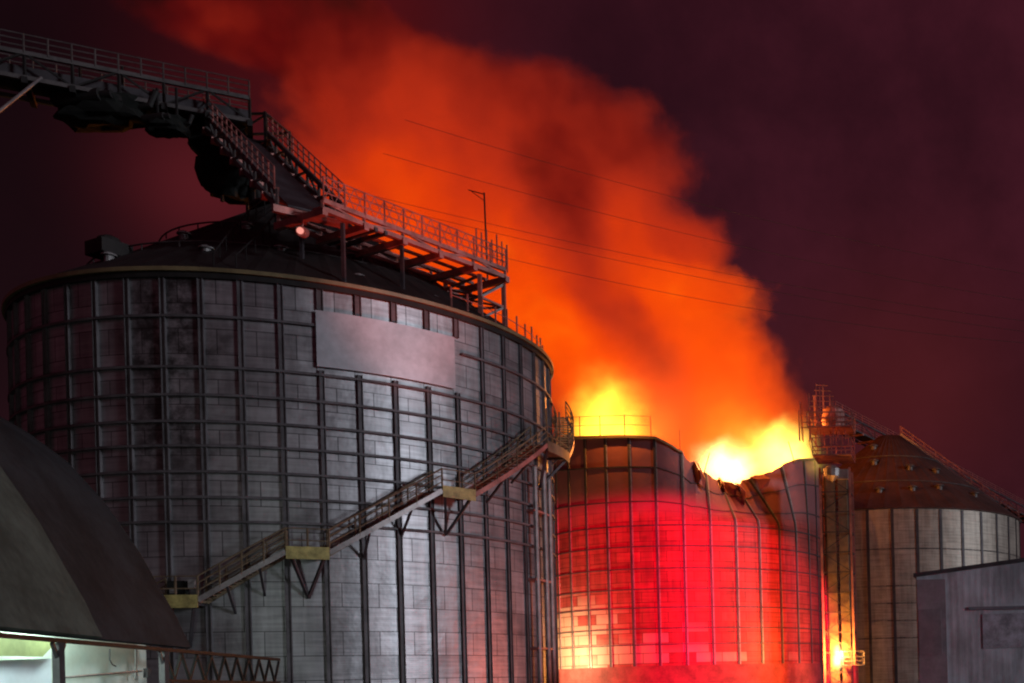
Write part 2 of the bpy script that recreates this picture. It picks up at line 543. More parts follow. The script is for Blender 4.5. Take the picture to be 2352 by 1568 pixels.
def rim_top(az):
    """height of the torn rim by azimuth, read off the photo for the near half"""
    k = round(az, 3)
    if k not in RT:
        if abs(az) > 88: RT[k] = 25.1
        else:
            r, a2 = plan(az, 1.0, 0)
            z = 24.5
            for _ in range(4):
                q = pol(C2, r, a2, z); z = rim_z(column(q), q.y)
            jag = random.Random(int(az / 2.6) + 50).uniform(-.32, .2) if 9 < az < 62 else 0
            RT[k] = z + jag
    return RT[k]
ZB = 17.2
def dent(az, z, off):
    t = max(0.0, (z - ZB) / (H2 - ZB))
    zt = rim_top(az)
    zz = z if t <= 0 else ZB + (zt - ZB) * t
    r, a2 = plan(az, t, off)
    return pol(C2, r, a2, zz)
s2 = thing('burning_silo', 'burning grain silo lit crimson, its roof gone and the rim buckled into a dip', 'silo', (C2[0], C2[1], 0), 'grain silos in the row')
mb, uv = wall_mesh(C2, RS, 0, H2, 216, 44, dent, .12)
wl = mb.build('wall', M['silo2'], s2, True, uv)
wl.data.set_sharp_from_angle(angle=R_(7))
for k in range(36):
    az = 1.5 + PW2 * (k - 18)
    if az > 180: az -= 360
    o = strip(C2, RS, az, 0, H2, .20, .16, 30, dent, 'edge').build('stiffener', M['dark_steel'], s2)
    o.data.materials.append(M['vent'])  # pale material paints the highlight along each stiffener
    for p in o.data.polygons:
        if p.index >= 180: p.material_index = 1
for y in (1070, 1150, 1206, 1254, 1305, 1352, 1395, 1443, 1480):
    z = cyl(1510, y, C2, RS)[1]
    m = MB()
    st = 3.0
    for i in range(120):
        a0, a1 = -180 + i * st, -180 + (i + 1) * st
        h = .05
        m.hexa([dent(a0, z - h, 0), dent(a0, z - h, -.1), dent(a1, z - h, -.1), dent(a1, z - h, 0),
                dent(a0, z + h, 0), dent(a0, z + h, -.1), dent(a1, z + h, -.1), dent(a1, z + h, 0)])
    m.build('wind_ring', M['dark_steel'], s2)
m = MB()
for i in range(180):
    a0, a1 = -180 + i * 2, -178 + i * 2
    if 12 < (a0 + a1) / 2 < 66: continue
    m.hexa([dent(a0, H2 - .22, -.02), dent(a0, H2 - .22, -.28), dent(a1, H2 - .22, -.28), dent(a1, H2 - .22, -.02),
            dent(a0, H2 + .02, -.02), dent(a0, H2 + .02, -.28), dent(a1, H2 + .02, -.28), dent(a1, H2 + .02, -.02)])
m.build('eave_ring', M['gutter'], s2)
for az, w_, h_ in ((17, 2.2, 1.5), (29, 3.0, 1.1), (41, 2.4, 1.7), (52, 2.0, 1.0)):
    m = MB()
    p0, p1 = dent(az, H2, -.06), dent(az + w_ * 1.6, H2, -.06)
    o_ = (pol(C2, 1, az, 0) - Vector((C2[0], C2[1], 0)))
    q0, q1 = p0 + o_ * .5 + Vector((.3, 0, -h_ * .3)), p1 + o_ * .9 + Vector((.1, 0, -h_ * .55))
    k0, k1 = q0 + o_ * .2 + Vector((.2, 0, -h_)), q1 - o_ * .1 + Vector((-.2, 0, -h_ * .7))
    e_ = Vector((0, 0, .03)) + o_ * .03
    m.hexa([p0, p1, q1, q0, p0 + e_, p1 + e_, q1 + e_, q0 + e_]); m.hexa([q0, q1, k1, k0, q0 + e_, q1 + e_, k1 + e_, k0 + e_])
    m.build('torn_sheet', M['silo2b'], s2)
m = MB(); m.arc(C2, RS + .0, RS + .14, -180, 180, 0, 3.55); m.build('base_band', M['silo2b'], s2)
for az in (-50, -40, -30, -20, -9.6, .5, 11, 20.5, 66, 78, 90):
    m = MB()
    p = dent(az, H2, -.2)
    tp = p + Vector((-.5 if az > 60 else (.6 if az > 15 else 0), 0, 1.9))
    m.beam(p, tp, .07)
    m.build('guard_post', M['soot_steel'], s2)
m = MB()
for zz in (1.0, 1.85):
    m.tube([dent(a, H2, -.2) + Vector((0, 0, zz)) for a in range(-60, 2, 3)], .025)
m.build('guard_rail', M['soot_steel'], s2)

# ---- far silo
s3 = thing('grain_silo', 'dim weathered grain silo with rust-red roof standing behind the elevator tower', 'silo', (C3[0], C3[1], 0), 'grain silos in the row')
mb, uv = wall_mesh(C3, R3, 0, H3, 144, 2)
mb.build('wall', M['silo3'], s3, True, uv)
for k in range(36):
    strip(C3, R3, 3 + 10.0 * (k - 18), 0, H3 - .1, .34, .15, 1, None, False).build('stiffener', M['dark_steel'], s3)
for y in (1260, 1345, 1385, 1425, 1465):
    z = cyl(2050, y, C3, R3)[1]
    m = MB(); m.arc(C3, R3, RS + .17, -180, 180, z - .07, z + .07); m.build('wind_ring', M['dark_steel'], s3)
m = MB(); m.arc(C3, R3 - .3, RS + .3, -180, 180, H3 - .05, H3 + .16); m.build('eave_ring', M['rail'], s3)
P3 = 33.2
cone_roof(C3, R3, H3, P3, 1.5).build('roof', M['roof3'], s3)
m = MB(); 
for f in (.34, .68):
    pts = [roof_pt(C3, R3, H3, P3, 1.5, a, f) + Vector((0, 0, .12)) for a in range(-180, 181, 6)]
    m.tube(pts, .07)
m.build('roof_hoop', M['rail'], s3)
for az, fr in ((-20, .2), (-3, .2), (14, .22), (30, .25), (-12, .58), (18, .5), (40, .48), (-25, .8), (52, .2), (-35, .45)):
    p = roof_pt(C3, R3, H3, P3, 1.5, az, fr)
    m = MB(); m.lathe(p, [(.35, -.1), (.35, .35), (.6, .36), (.55, .5), (.12, .7)], 12)
    m.build('roof_vent', M['rail'], s3)
# roof stair of the far silo, along the right slope
rs = thing('roof_stair', 'straight railed stair running down the right slope of the far silo roof', 'stair', (C3[0], C3[1], H3))
A3 = 82
def r3(f, side, dz): 
    p = roof_pt(C3, R3, H3, P3, 1.5, A3, f)
    a = R_(A3)
    return p + Vector((math.cos(a), math.sin(a), 0)) * side + Vector((0, 0, dz))
m = MB()
for i in range(40):
    f = i / 40
    m.beam(r3(f, -.5, .25), r3(f, .5, .25), .3, .05)
m.build('treads', M['red_steel'], rs)
for sd in (-.5, .5):
    m = MB(); m.beam(r3(-.02, sd, .2), r3(1, sd, .2), .09, .32); m.build('stringer', M['galv'], rs)
    m = MB()
    for zz in (.75, 1.3): m.tube([r3(-.02, sd, zz), r3(1, sd, zz)], .045)
    for i in range(11): m.beam(r3(i / 10, sd, .2), r3(i / 10, sd, 1.3), .07)
    m.build('handrail', M['red_steel'], rs)

# ------------------------------------------------------------------ lattice gantries
def gantry(root, p0, p1, W, Hh, bay, mats, rail=1.15, sides=(-1, 1), walk=(-.34, .34)):
    """box truss: four chords, lacing, cross beams under the deck and railings on top"""
    p0, p1 = Vector(p0), Vector(p1)
    L = (p1 - p0).length
    d = (p1 - p0).normalized()
    s = Vector((d.y, -d.x, 0)).normalized()
    n = max(2, round(L / bay))
    up = Vector((0, 0, 1))
    P = lambda i, side, z: p0 + d * (L * i / n) + s * side + up * z
    m = MB()
    for sd in (-W / 2, W / 2):
        for z in (0, Hh):
            m.beam(P(0, sd, z), P(n, sd, z), .20, .22)
    m.build('chord', mats['chord'], root)
    for sd in (-W / 2, W / 2):
        m = MB()
        for i in range(n + 1):
            m.beam(P(i, sd, 0), P(i, sd, Hh), .12)
        for i in range(n):
            a, b = (0, Hh) if i % 2 else (Hh, 0)
            m.beam(P(i, sd, a), P(i + 1, sd, b), .10)
        m.build('side_lacing', mats['lace'], root)
    for i in range(n + 1):
        m = MB()
        m.beam(P(i, -W / 2 - .2, -.16), P(i, W / 2 + .2, -.16), .26, .34)
        m.build('cross_beam', mats['beam'], root)
    m = MB()
    wa, wb = W * walk[0], W * walk[1]
    m.hexa([P(0, wa, .12), P(0, wb, .12), P(n, wb, .12), P(n, wa, .12), P(0, wa, .18), P(0, wb, .18), P(n, wb, .18), P(n, wa, .18)])
    m.build('deck', mats['deck'], root)
    for sd in [q * (W / 2 + .1) for q in sides]:
        m = MB()
        for k in range(n * 2 + 1):
            m.beam(P(k / 2, sd, Hh), P(k / 2, sd, Hh + rail), .06)
        for z in (rail * .35, rail * .68, rail):
            m.tube([P(0, sd, Hh + z), P(n, sd, Hh + z)], .032)
        m.build('railing', mats['rail'], root)
    return P, n

dk = dict(chord=M['rail'], lace=M['soot_steel'], beam=M['soot_steel'], deck=M['soot_steel'], rail=M['rail'])
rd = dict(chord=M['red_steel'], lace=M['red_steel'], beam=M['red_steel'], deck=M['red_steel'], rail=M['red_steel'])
hA = 33.6
ga = thing('conveyor_gantry', 'near-black lattice conveyor gantry entering at upper left and ending above the nearest silo', 'conveyor', (-41, 66, hA), 'conveyor gantries')
a_end = at(575, 300, 66.5); a_start = at(-160, 190, 59.3)
a_start.z = a_end.z
PA, nA = gantry(ga, a_start, a_end, 2.6, 1.3, 1.9, dk, rail=.95)
# long housing of the belt inside the truss
m = MB(); dA = (a_end - a_start).normalized()
m.beam(a_start + Vector((0, 0, .62)), a_end + Vector((0, 0, .62)), 1.2, .6); m.build('belt_housing', M['dark_steel'], ga)

gb = thing('conveyor_gantry', 'fire-lit gantry of open cross beams above the nearest silo roof, its end on a trestle', 'conveyor', (-38, 78, 31), 'conveyor gantries')
b0 = at_z(690, 496, 25.35); b1 = at_z(1112, 648, 25.35)
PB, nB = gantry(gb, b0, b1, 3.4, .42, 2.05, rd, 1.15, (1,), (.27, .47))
m = MB()
for i in range(nB * 4):
    f0, f1 = i / 4, (i + 1) / 4
    m.beam(PB(f0, 1.8, .42), PB(f1, 1.8, 1.57), .025)
    m.beam(PB(f0, 1.8, 1.57), PB(f1, 1.8, .42), .025)
m.build('mesh_guard', M['red_steel'], gb)
m = MB()
for i in (1.25, 1.5):
    m = MB(); m.beam(PB(i, -1.9, -.1), PB(i, 1.9, -.1), .16, .2); m.build('cross_beam', M['dark_steel'], gb)
for sd in (-.9, .2):
    m = MB(); m.beam(PB(0, sd, .1), PB(nB, sd, .1), .12, .16); m.build('stringer', M['red_steel'], gb)
# props of the gantry's left end, standing on the roof, and the spout that feeds it from the head
def roof_z(x, y):
    r = math.hypot(x - C1[0], y - C1[1]); return H1 + (30.3 - H1) * max(0, (RS - r)) / (RS - 1.7)
for i in (.5, 2.0):
    for sd in (-1.6, 1.6):
        p = PB(i, sd, -.3); m = MB(); m.beam(p, Vector((p.x, p.y, roof_z(p.x, p.y) - .1)), .16); m.build('prop', M['dark_steel'], gb)
gantry(gb, a_end + Vector((-.6, -.3, -.5)), PB(.25, 0, .3), 3.0, .8, 2.0, dict(rd, chord=M['rail'], lace=M['rail'], deck=M['dark_steel']), 1.1, (-1, 1))

# trestle at the end of the gantry
tr = thing('trestle', 'orange-lit braced trestle carrying the gantry end above the silo rim', 'trestle', (-28, 64, 22), None)
legs = []
e0, e1 = PB(nB - .75, 0, 0), PB(nB, 0, 0)
for i in (nB - .75, nB):
    for sd in (-1.2, 1.55):
        p = PB(i, sd, -.32); q = Vector((p.x, p.y, max(roof_z(p.x, p.y) - .1, 20)))
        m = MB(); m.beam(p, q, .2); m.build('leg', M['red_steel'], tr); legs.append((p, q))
def brace(a, b, fa, fb, w=.12):
    pa = a[0].lerp(a[1], fa); pb = b[0].lerp(b[1], fb)
    m = MB(); m.beam(pa, pb, w); m.build('brace', M['galv'], tr)
for f0, f1 in ((0.03, .5), (.5, .97)):
    for a, b in ((0, 1), (2, 3), (0, 2), (1, 3)):
        brace(legs[a], legs[b], f1, f0)
        m = MB(); m.beam(legs[a][0].lerp(legs[a][1], f1), legs[b][0].lerp(legs[b][1], f1), .12); m.build('tie', M['red_steel'], tr)
# posts above the end platform
for k in range(7):
    p = PB(nB - .9 + .16 * k, 1.75, .3)
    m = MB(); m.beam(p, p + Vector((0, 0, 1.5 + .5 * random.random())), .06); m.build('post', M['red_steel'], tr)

# head house: black machinery where the two gantries meet over the peak
hd = thing('conveyor_machinery', 'soot-black machinery head over the peak of the nearest silo', 'machinery', (-42, 67, 30), None)
def lump(c, r, seed, sq=1.0):
    rnd = random.Random(seed)
    import bmesh
    bm = bmesh.new()
    bmesh.ops.create_icosphere(bm, subdivisions=3, radius=1)
    ph = [rnd.uniform(0, 6) for _ in range(6)]
    for v in bm.verts:
        d = v.co.normalized()
        k = 1 + .13 * math.sin(4 * d.x + ph[0]) * math.sin(5 * d.z + ph[1]) + .1 * math.sin(9 * d.x + ph[2]) * math.cos(8 * d.y + ph[3]) + .06 * math.sin(17 * d.z + ph[4])
        e = .72
        sgn = lambda q: math.copysign(abs(q) ** e, q)
        v.co = Vector((sgn(d.x) * r[0] * k, sgn(d.y) * r[1] * k, sgn(d.z) * r[2] * k)) + Vector(c)
    mb = MB()
    mb.v = [tuple(v.co) for v in bm.verts]
    mb.f = [tuple(v.index for v in f.verts) for f in bm.faces]
    bm.free()
    return mb
c = at(520, 400, 67); lump(c, (1.3, 1.2, 1.5), 1).build('hopper', M['black'], hd)
c = at(505, 322, 67); lump(c, (1.6, 1.2, 1.1), 2).build('drive_housing', M['black'], hd)
m = MB()
for sx_ in (-1.3, 1.3):
    for sy_ in (-1.2, 1.2):
        b = at(590, 430, 67.5) + Vector((sx_, sy_, 0)); m.beam(Vector((b.x, b.y, 30.2)), Vector((b.x, b.y, 35.3)), .14)
for z in (32, 33.6, 35.2):
    b = at(590, 430, 67.5)
    for (ax, ay), (bx, by) in (((-1.3, -1.2), (1.3, -1.2)), ((1.3, -1.2), (1.3, 1.2)), ((1.3, 1.2), (-1.3, 1.2)), ((-1.3, 1.2), (-1.3, -1.2))):
        m.beam(Vector((b.x + ax, b.y + ay, z)), Vector((b.x + bx, b.y + by, z)), .12)
        if z < 35: m.beam(Vector((b.x + ax, b.y + ay, z)), Vector((b.x + bx, b.y + by, z + 1.5)), .08)
m.build('tower_frame', M['soot_steel'], hd)
hb = at(590, 430, 67.5)
m = MB()
m.lathe(Vector((hb.x, hb.y, 30.2)), [(.35, 0), (.5, 1.6), (.95, 2.6), (.95, 3.4), (.5, 3.6)], 14)
m.build('chute', M['soot_steel'], hd)
# dark hoods hanging under the left gantry
for (x, y, rr, lab, sd) in ((235, 255, (2.3, 1.2, .85), 'large soot-black hood slung beneath the left gantry', 5), (385, 290, (1.05, .8, .5), 'small soot-black hood beside the large one under the gantry', 6)):
    c = at(x, y, 63)
    h = thing('dust_hood', lab, 'dust hood', c, 'hoods under the gantry')
    lump(c, rr, sd).build('hood', M['black'], h)
    m = MB()
    for q in (-.5, .5): m.beam(c + Vector((q * rr[0], 0, rr[2] * .5)), c + Vector((q * rr[0], 0, rr[2] + 1.6)), .1)
    m.build('hanger', M['soot_steel'], h)
    m = MB(); m.tube([c + Vector((-rr[0] * .8, -rr[1] * .8, rr[2] * .2)), c + Vector((rr[0] * .35, -rr[1] * .95, rr[2] * .35))], rr[2] * .42, 14); m.tube([c + Vector((rr[0] * .35, -rr[1] * .95, rr[2] * .35)), c + Vector((rr[0] * .6, -rr[1] * .95, rr[2] * .38))], rr[2] * .25, 12); m.build('motor', M['soot_steel'], h)
    m = MB(); m.tube([c + Vector((rr[0] * .7, 0, rr[2] * .2)), c + Vector((rr[0] * 1.15, 0, rr[2] * .3)), c + Vector((rr[0] * 1.3, 0, rr[2] * 1.2))], rr[2] * .22, 10); m.build('duct', M['soot_steel'], h)
# guy rod at far left
m = MB(); m.tube([at(-40, 285, 55), at(95, 178, 60)], .07)
tag(m.build('guy_rod', M['galv']), 'thin grey rod slanting up to the gantry at the left edge', 'rod')
# lamp beneath the gantry
lp = thing('bulkhead_lamp', 'small round glowing lamp under the gantry above the silo roof', 'lamp', at(692, 531, 56.5))
c = at(692, 531, 56.5)
m = MB(); m.tube([c + Vector((0, .25, .02)), c + Vector((0, -.05, 0))], .26, 16); m.beam(c, c + Vector((.1, .2, 1.0)), .06); m.build('housing', M['red_steel'], lp)
m = MB(); m.tube([c + Vector((0, -.06, 0)), c + Vector((0, -.14, 0))], .16, 16); m.build('lens', emit('lamp_lens', (1, .35, .28), 1.0), lp)

# mast and power lines
mt = thing('lamp_mast', 'thin mast with a short arm standing above the gantry end', 'mast', at(1117, 600, 67))
m = MB(); m.beam(at(1120, 645, 67), at(1112, 442, 67), .07); m.build('pole', M['soot_steel'], mt)
m = MB(); m.beam(at(1112, 446, 67), at(1076, 436, 67), .05); m.beam(at(1114, 462, 67), at(1084, 440, 67), .04); m.build('arm', M['soot_steel'], mt)
wires = [((760, 425), (2420, 745), 96, 'upper power line of the close pair crossing the smoke'), ((760, 441), (2420, 770), 96.6, 'lower power line of the close pair crossing the smoke'),
         ((880, 352), (2420, 700), 97, 'power line passing over the mast arm across the smoke'), ((930, 275), (2420, 640), 98, 'topmost power line faint against the smoke'), ((1110, 580), (2420, 792), 95, 'lowest power line leaving the gantry end toward the right')]
for a, b, d, lab in wires:
    p, q = at(*a, d), at(*b, d + 14)
    pts = [p.lerp(q, i / 24) - Vector((0, 0, 1.1 * (1 - (2 * i / 24 - 1) ** 2))) for i in range(25)]
    m = MB(); m.tube(pts, .019, 5)
    tag(m.build('power_line', M['wire']), lab, 'power line', 'power lines across the smoke')

# ------------------------------------------------------------------ elevator tower beside the burning silo
tc = at(1926, 1300, 110.5); tx, ty = tc.x, tc.y
tw = thing('elevator_tower', 'tall narrow elevator tower lit orange between the burning silo and the far silo', 'tower', (tx, ty, 0))
TW, TZ = 2.8, 21.9
for sx_ in (-1, 1):
    for sy_ in (-1, 1):
        m = MB(); m.beam((tx + sx_ * TW / 2, ty + sy_ * TW / 2, 0), (tx + sx_ * TW / 2, ty + sy_ * TW / 2, TZ), .2); m.build('post', M['red_steel'], tw)
for sx_ in (-.55, .6):
    m = MB(); m.box((tx + sx_, ty, TZ / 2), (.85, .9, TZ)); m.build('elevator_leg', M['brown_rail'], tw)
m = MB(); m.box((tx - 1.1, ty + .5, TZ / 2), (.3, .3, TZ)); m.box((tx + 1.15, ty + .5, TZ / 2), (.25, .3, TZ)); m.build('cable_duct', M['rail'], tw)
z = 0.6
k = 0
while z < TZ - 1.5:
    m = MB()
    h = 1.9
    for sy_ in (-1, 1):
        a = (tx - TW / 2, ty + sy_ * TW / 2); b = (tx + TW / 2, ty + sy_ * TW / 2)
        m.beam((*a, z), (*b, z), .1)
        m.beam((*(a if k % 2 else b), z), (*(b if k % 2 else a), z + h), .08)
    for sx_ in (-1, 1):
        m.beam((tx + sx_ * TW / 2, ty - TW / 2, z), (tx + sx_ * TW / 2, ty + TW / 2, z), .1)
    m.build('lacing', M['dark_steel'], tw)
    z += h; k += 1
def platform(root, c, w, d, rail=1.15, mat='red_steel'):
    m = MB(); m.box(c, (w, d, .12)); m.build('platform', M[mat], root)
    m = MB()
    for zz in (.4, .78, rail):
        for y in (-d / 2, d / 2): m.beam(c + Vector((-w / 2, y, zz)), c + Vector((w / 2, y, zz)), .07)
        for x in (-w / 2, w / 2): m.beam(c + Vector((x, -d / 2, zz)), c + Vector((x, d / 2, zz)), .07)
    nx = max(2, int(w / .9))
    for i in range(nx + 1):
        for y in (-d / 2, d / 2):
            p = c + Vector((-w / 2 + w * i / nx, y, 0)); m.beam(p, p + Vector((0, 0, rail)), .08)
    m.build('railing', M[mat], root)
platform(tw, Vector((tx - .1, ty - .4, at(1920, 1053, 110).z)), 3.6, 4.4, 1.6)
platform(tw, Vector((tx - .3, ty, at(1920, 985, 110).z)), 4.2, 3.6, 1.3)
m = MB(); zc = at(1920, 1100, 110).z
m.lathe((tx - .2, ty - 1.9, zc - .5), [(.1, 0), (.75, .5), (.8, 1.2), (.4, 1.5)], 12); m.box((tx + .8, ty - 1.7, zc + .2), (1.0, .8, .9)); m.build('gear_motor', M['galv'], tw)
m = MB(); zt = at(1920, 985, 110).z
for k in range(26):
    x = tx - 3.6 + random.random() * 5.4; y = ty - 1.6 + random.random() * 3.2
    hgt = max(.5, 4.6 - abs(x - (tx - 1.4)) * 1.3) * random.uniform(.7, 1.05)
    m.beam((x, y, zt - 1.2), (x + random.uniform(-.15, .15), y, zt + hgt), .075)
for k in range(9):
    z_ = zt + k * .5
    m.beam((tx - 3.1 + k * .2, ty - 1.5, z_), (tx + 1.6 - k * .25, ty - 1.5, z_ - .1), .07)
m.build('head_frame', M['red_steel'], tw)
m = MB(); m.lathe((tx - .1, ty, zt), [(1.0, 0), (1.15, .9), (1.0, 1.9), (.4, 2.3)], 14); m.build('elevator_head', M['red_steel'], tw)

# far gantry behind the far silo's roof
gc = thing('conveyor_gantry', 'faint dark gantry sloping away behind the far silo roof at right', 'conveyor', (-10, 170, 41), 'conveyor gantries')
PC, nC = gantry(gc, at(1900, 968, 169), at(2440, 1235, 240), 3.0, 1.6, 3.4, dict(rd, chord=M['dark_steel'], lace=M['dark_steel'], deck=M['dark_steel']))

# burning lamp on a side platform low on the tower
lc = at(1925, 1510, 108.4)
sp = thing('side_platform', 'small railed platform low on the tower beside a blazing light', 'platform', lc + Vector((1.3, 0, -.9)))
platform(sp, lc + Vector((1.35, .2, -.75)), 2.0, 1.8, 1.3, 'galv')

# ------------------------------------------------------------------ metal-clad building, lower right
def clad_mat(name, c):
    t = NT(name)
    uv = t.n('UVMap').outputs[0]
    sep = t.n('SeparateXYZ', {0: uv})
    w = t.math('ABSOLUTE', t.math('SINE', t.math('MULTIPLY', sep.outputs[0], math.pi / .33)))
    w = t.smooth(w, .55, .95)
    mp = t.n('Mapping', {'Vector': uv, 'Scale': (2.2, .35, 1)})
    n1 = t.noise(mp.outputs[0], 1.0, 5, .6); n2 = t.noise(uv, .5, 5, .6)
    f = t.smooth(t.math('ADD', t.math('MULTIPLY', n1, .5), t.math('MULTIPLY', n2, .5)), .32, .68)
    base = t.mix(f, tuple(x * .6 for x in c), tuple(x * 1.3 for x in c))
    bm = t.n('Bump', {'Strength': .12, 'Distance': .03, 'Height': w})
    b = t.n('BsdfPrincipled', {'Base Color': base, 'Roughness': .5, 'Metallic': .3, 'Normal': bm.outputs[0]})
    t.put(t.out.inputs[0], b)
    return t.m
M['clad'] = clad_mat('blue_grey_cladding', (.58, .62, .69))
ZB1 = at(2352, 1290, 60.5).z
M['clad2'] = simple('stained_sheet', (.42, .43, .50), .55, .2, .45, 2.0)
M['grime'] = simple('grimy_sheet', (.15, .155, .18), .55, .2, .35, 2.5)
bl = thing('metal_building', 'blue-grey metal-clad building at the lower right corner', 'building', (0, 60, 0))
A = Vector((-1.97, 60, 0)); B = Vector((14.0, 61.5, 0)); dirb = (B - A).normalized(); back = Vector((.12, .99, 0)).normalized()
Lb = (B - A).length; ZBW = 7.0
Pw = lambda s, z, o=0: A + dirb * s + back * o + Vector((0, 0, z))
m = MB()
SL = (ZB1 - ZBW) / (at(2352, 1290, 60.5).x - A.x)
zt = lambda q: ZBW + SL * q
m.v = [tuple(Pw(0, 0)), tuple(Pw(Lb, 0)), tuple(Pw(Lb, zt(Lb))), tuple(Pw(0, zt(0))), tuple(Pw(0, 0, 9)), tuple(Pw(Lb, 0, 9)), tuple(Pw(Lb, zt(Lb), 9)), tuple(Pw(0, zt(0), 9))]
m.f = [(0, 1, 2, 3), (1, 5, 6, 2), (5, 4, 7, 6), (4, 0, 3, 7)]
m.build('wall', M['clad'], bl, False, [(0, 0), (Lb, 0), (Lb, zt(Lb)), (0, ZBW), (9, 0), (Lb + 9, 0), (Lb + 9, zt(Lb)), (9, ZBW)])
m = MB(); m.hexa([Pw(a_, zt(a_) + o_, c_) for o_ in (.003, .2) for a_, c_ in ((-.15, -.15), (Lb, -.15), (Lb, 9.1), (-.15, 9.1))])
m.build('roof', M['dark_steel'], bl)
def wallbox(s0, s1, z0, z1, o, mat, name):
    m = MB(); m.hexa([Pw(s0, z0, -o), Pw(s1, z0, -o), Pw(s1, z0, -.003), Pw(s0, z0, -.003), Pw(s0, z1, -o), Pw(s1, z1, -o), Pw(s1, z1, -.003), Pw(s0, z1, -.003)])
    return m.build(name, mat, bl)
wallbox(.02, 1.5, 1.0, 6.85, .10, simple('brown_grey_panel', (.27, .255, .29), .6, .2, .25, .8), 'corner_panel')
wallbox(.06, 1.25, 2.9, 5.3, .16, simple('grey_door_paint', (.22, .21, .24), .6, .2, .2), 'door')
wallbox(2.7, 11, 5.22, 5.38, .09, simple('grey_canopy_paint', (.22, .22, .26), .6, .2, .2), 'canopy')
wallbox(3.4, 6.6, 3.2, 5.0, .05, M['clad2'], 'vent_panel')

# ------------------------------------------------------------------ shed with the lit interior, lower left
sh = thing('storage_shed', 'open-sided shed with steep grey roof and lit pale interior at lower left', 'shed', (-22, 34, 0))
HE = 3.2
def eave(x):
    """point on the level eave line seen at picture column x"""
    y = 1450 + (1510 - 1450) * x / 640
    a, b = ray(x, y)
    d = (HE - EYE) / b
    return Vector((a * d, d, HE))
E0, E1, E2, E3 = eave(-120), eave(215), eave(432), eave(640)
ed = (E3 - E0).normalized()
inw = Vector((-ed.y, ed.x, 0))
if inw.x > 0: inw = -inw
def on_verge(x, y):
    """sight line cut with the upright plane of the far gable"""
    a, b = ray(x, y)
    d = E2.dot(ed) / (a * ed.x + ed.y)
    return Vector((a * d, d, EYE + b * d)) - E2
PROF = [Vector((0, 0, 0))] + [on_verge(x, y) for x, y in ((417, 1462), (399, 1422), (363, 1360), (316, 1276), (236, 1160), (145, 1062), (60, 1000), (-60, 930), (-260, 840), (-520, 760))]
def roofslab(a, b, lift, mat, name, th=.10):
    m = MB(); uvs = []
    nP = len(PROF)
    nr = []
    for i in range(nP):
        tg = (PROF[min(i + 1, nP - 1)] - PROF[max(i - 1, 0)]).normalized()
        n_ = tg.cross(ed).normalized()
        if n_.dot(Vector((0, 0, EYE)) - E2) < 0: n_ = -n_
        nr.append(n_)
    for o in (lift, lift + th):
        for q in (a, b):
            for i in range(nP): m.v.append(tuple(q + PROF[i] + nr[i] * o))
    for i in range(nP - 1):
        A0, B0, A1, B1 = i, nP + i, 2 * nP + i, 3 * nP + i
        m.f += [(A0, A0 + 1, B0 + 1, B0), (A1, B1, B1 + 1, A1 + 1), (B0, B0 + 1, B1 + 1, B1), (A0, A1, A1 + 1, A0 + 1)]
    m.f += [(0, nP, 3 * nP, 2 * nP), (nP - 1, 3 * nP - 1, 4 * nP - 1, 2 * nP - 1)]
    o = m.build(name, mat, sh, True)
    o.data.set_sharp_from_angle(angle=R_(35))
    return o
roofslab(E0 - ed * 8, E2, 0, M['shed_roof_b'], 'roof')
roofslab(E0 - ed * 8, E1, .105, M['shed_roof'], 'roof_overlay')
m = MB(); m.beam(E0 - ed * 8 + Vector((0, 0, -.08)), E3 + Vector((0, 0, -.08)), .12, .10); m.build('gutter', M['soot_steel'], sh)
inw = Vector((-ed.y, ed.x, 0))
if inw.x > 0: inw = -inw
# columns on the eave line
for x in (133, 375):
    p = eave(x); m = MB()
    m.beam(Vector((p.x, p.y, 0)), Vector((p.x, p.y, HE - .14)), .17)
    o = m.build('column', M['dark_steel'], sh)
    mm = MB()
    for s_ in (-1, 1): mm.beam(Vector((p.x, p.y, HE - .55)), Vector((p.x, p.y, HE - .15)) + ed * s_ * .32, .07)
    mm.build('knee_brace', M['dark_steel'], o)
# lattice girder under the eave past the roof end
g0, g1 = eave(378), E3
m = MB(); nL = 9
for i in range(nL):
    a, b = g0.lerp(g1, i / nL), g0.lerp(g1, (i + 1) / nL)
    mid = a.lerp(b, .5)
    m.beam(a + Vector((0, 0, -.16)), mid + Vector((0, 0, -.95)), .07); m.beam(mid + Vector((0, 0, -.95)), b + Vector((0, 0, -.16)), .07)
m.beam(g0 + Vector((0, 0, -.98)), g1 + Vector((0, 0, -.98)), .08)
m.build('lattice_girder', M['soot_steel'], sh)
# back wall of the lit bay and its fittings
W0, W1 = E0 - ed * 6 + inw * 4.5, eave(470) + inw * 1.6
def wallq(a, b, z0, z1, mat, name, th=.1):
    nn = Vector((-(b - a).y, (b - a).x, 0)).normalized() * th
    m = MB(); m.hexa([Vector((*a.xy, z0)), Vector((*b.xy, z0)), Vector((*(b + nn).xy, z0)), Vector((*(a + nn).xy, z0)), Vector((*a.xy, z1)), Vector((*b.xy, z1)), Vector((*(b + nn).xy, z1)), Vector((*(a + nn).xy, z1))])
    return m.build(name, mat, sh)
wallq(W0, W1, 0, HE + .6, M['white_wall'], 'back_wall')
def on_wall(x, y, off):
    """sight line cut with the back wall, moved OFF towards the yard"""
    a, b = ray(x, y)
    dr = (W1 - W0).normalized(); nn = Vector((-dr.y, dr.x, 0))
    if nn.x < 0: nn = -nn
    o = W0 + nn * off
    d = o.xy.dot(nn.xy) / (a * nn.x + nn.y)
    return Vector((a * d, d, EYE + b * d))
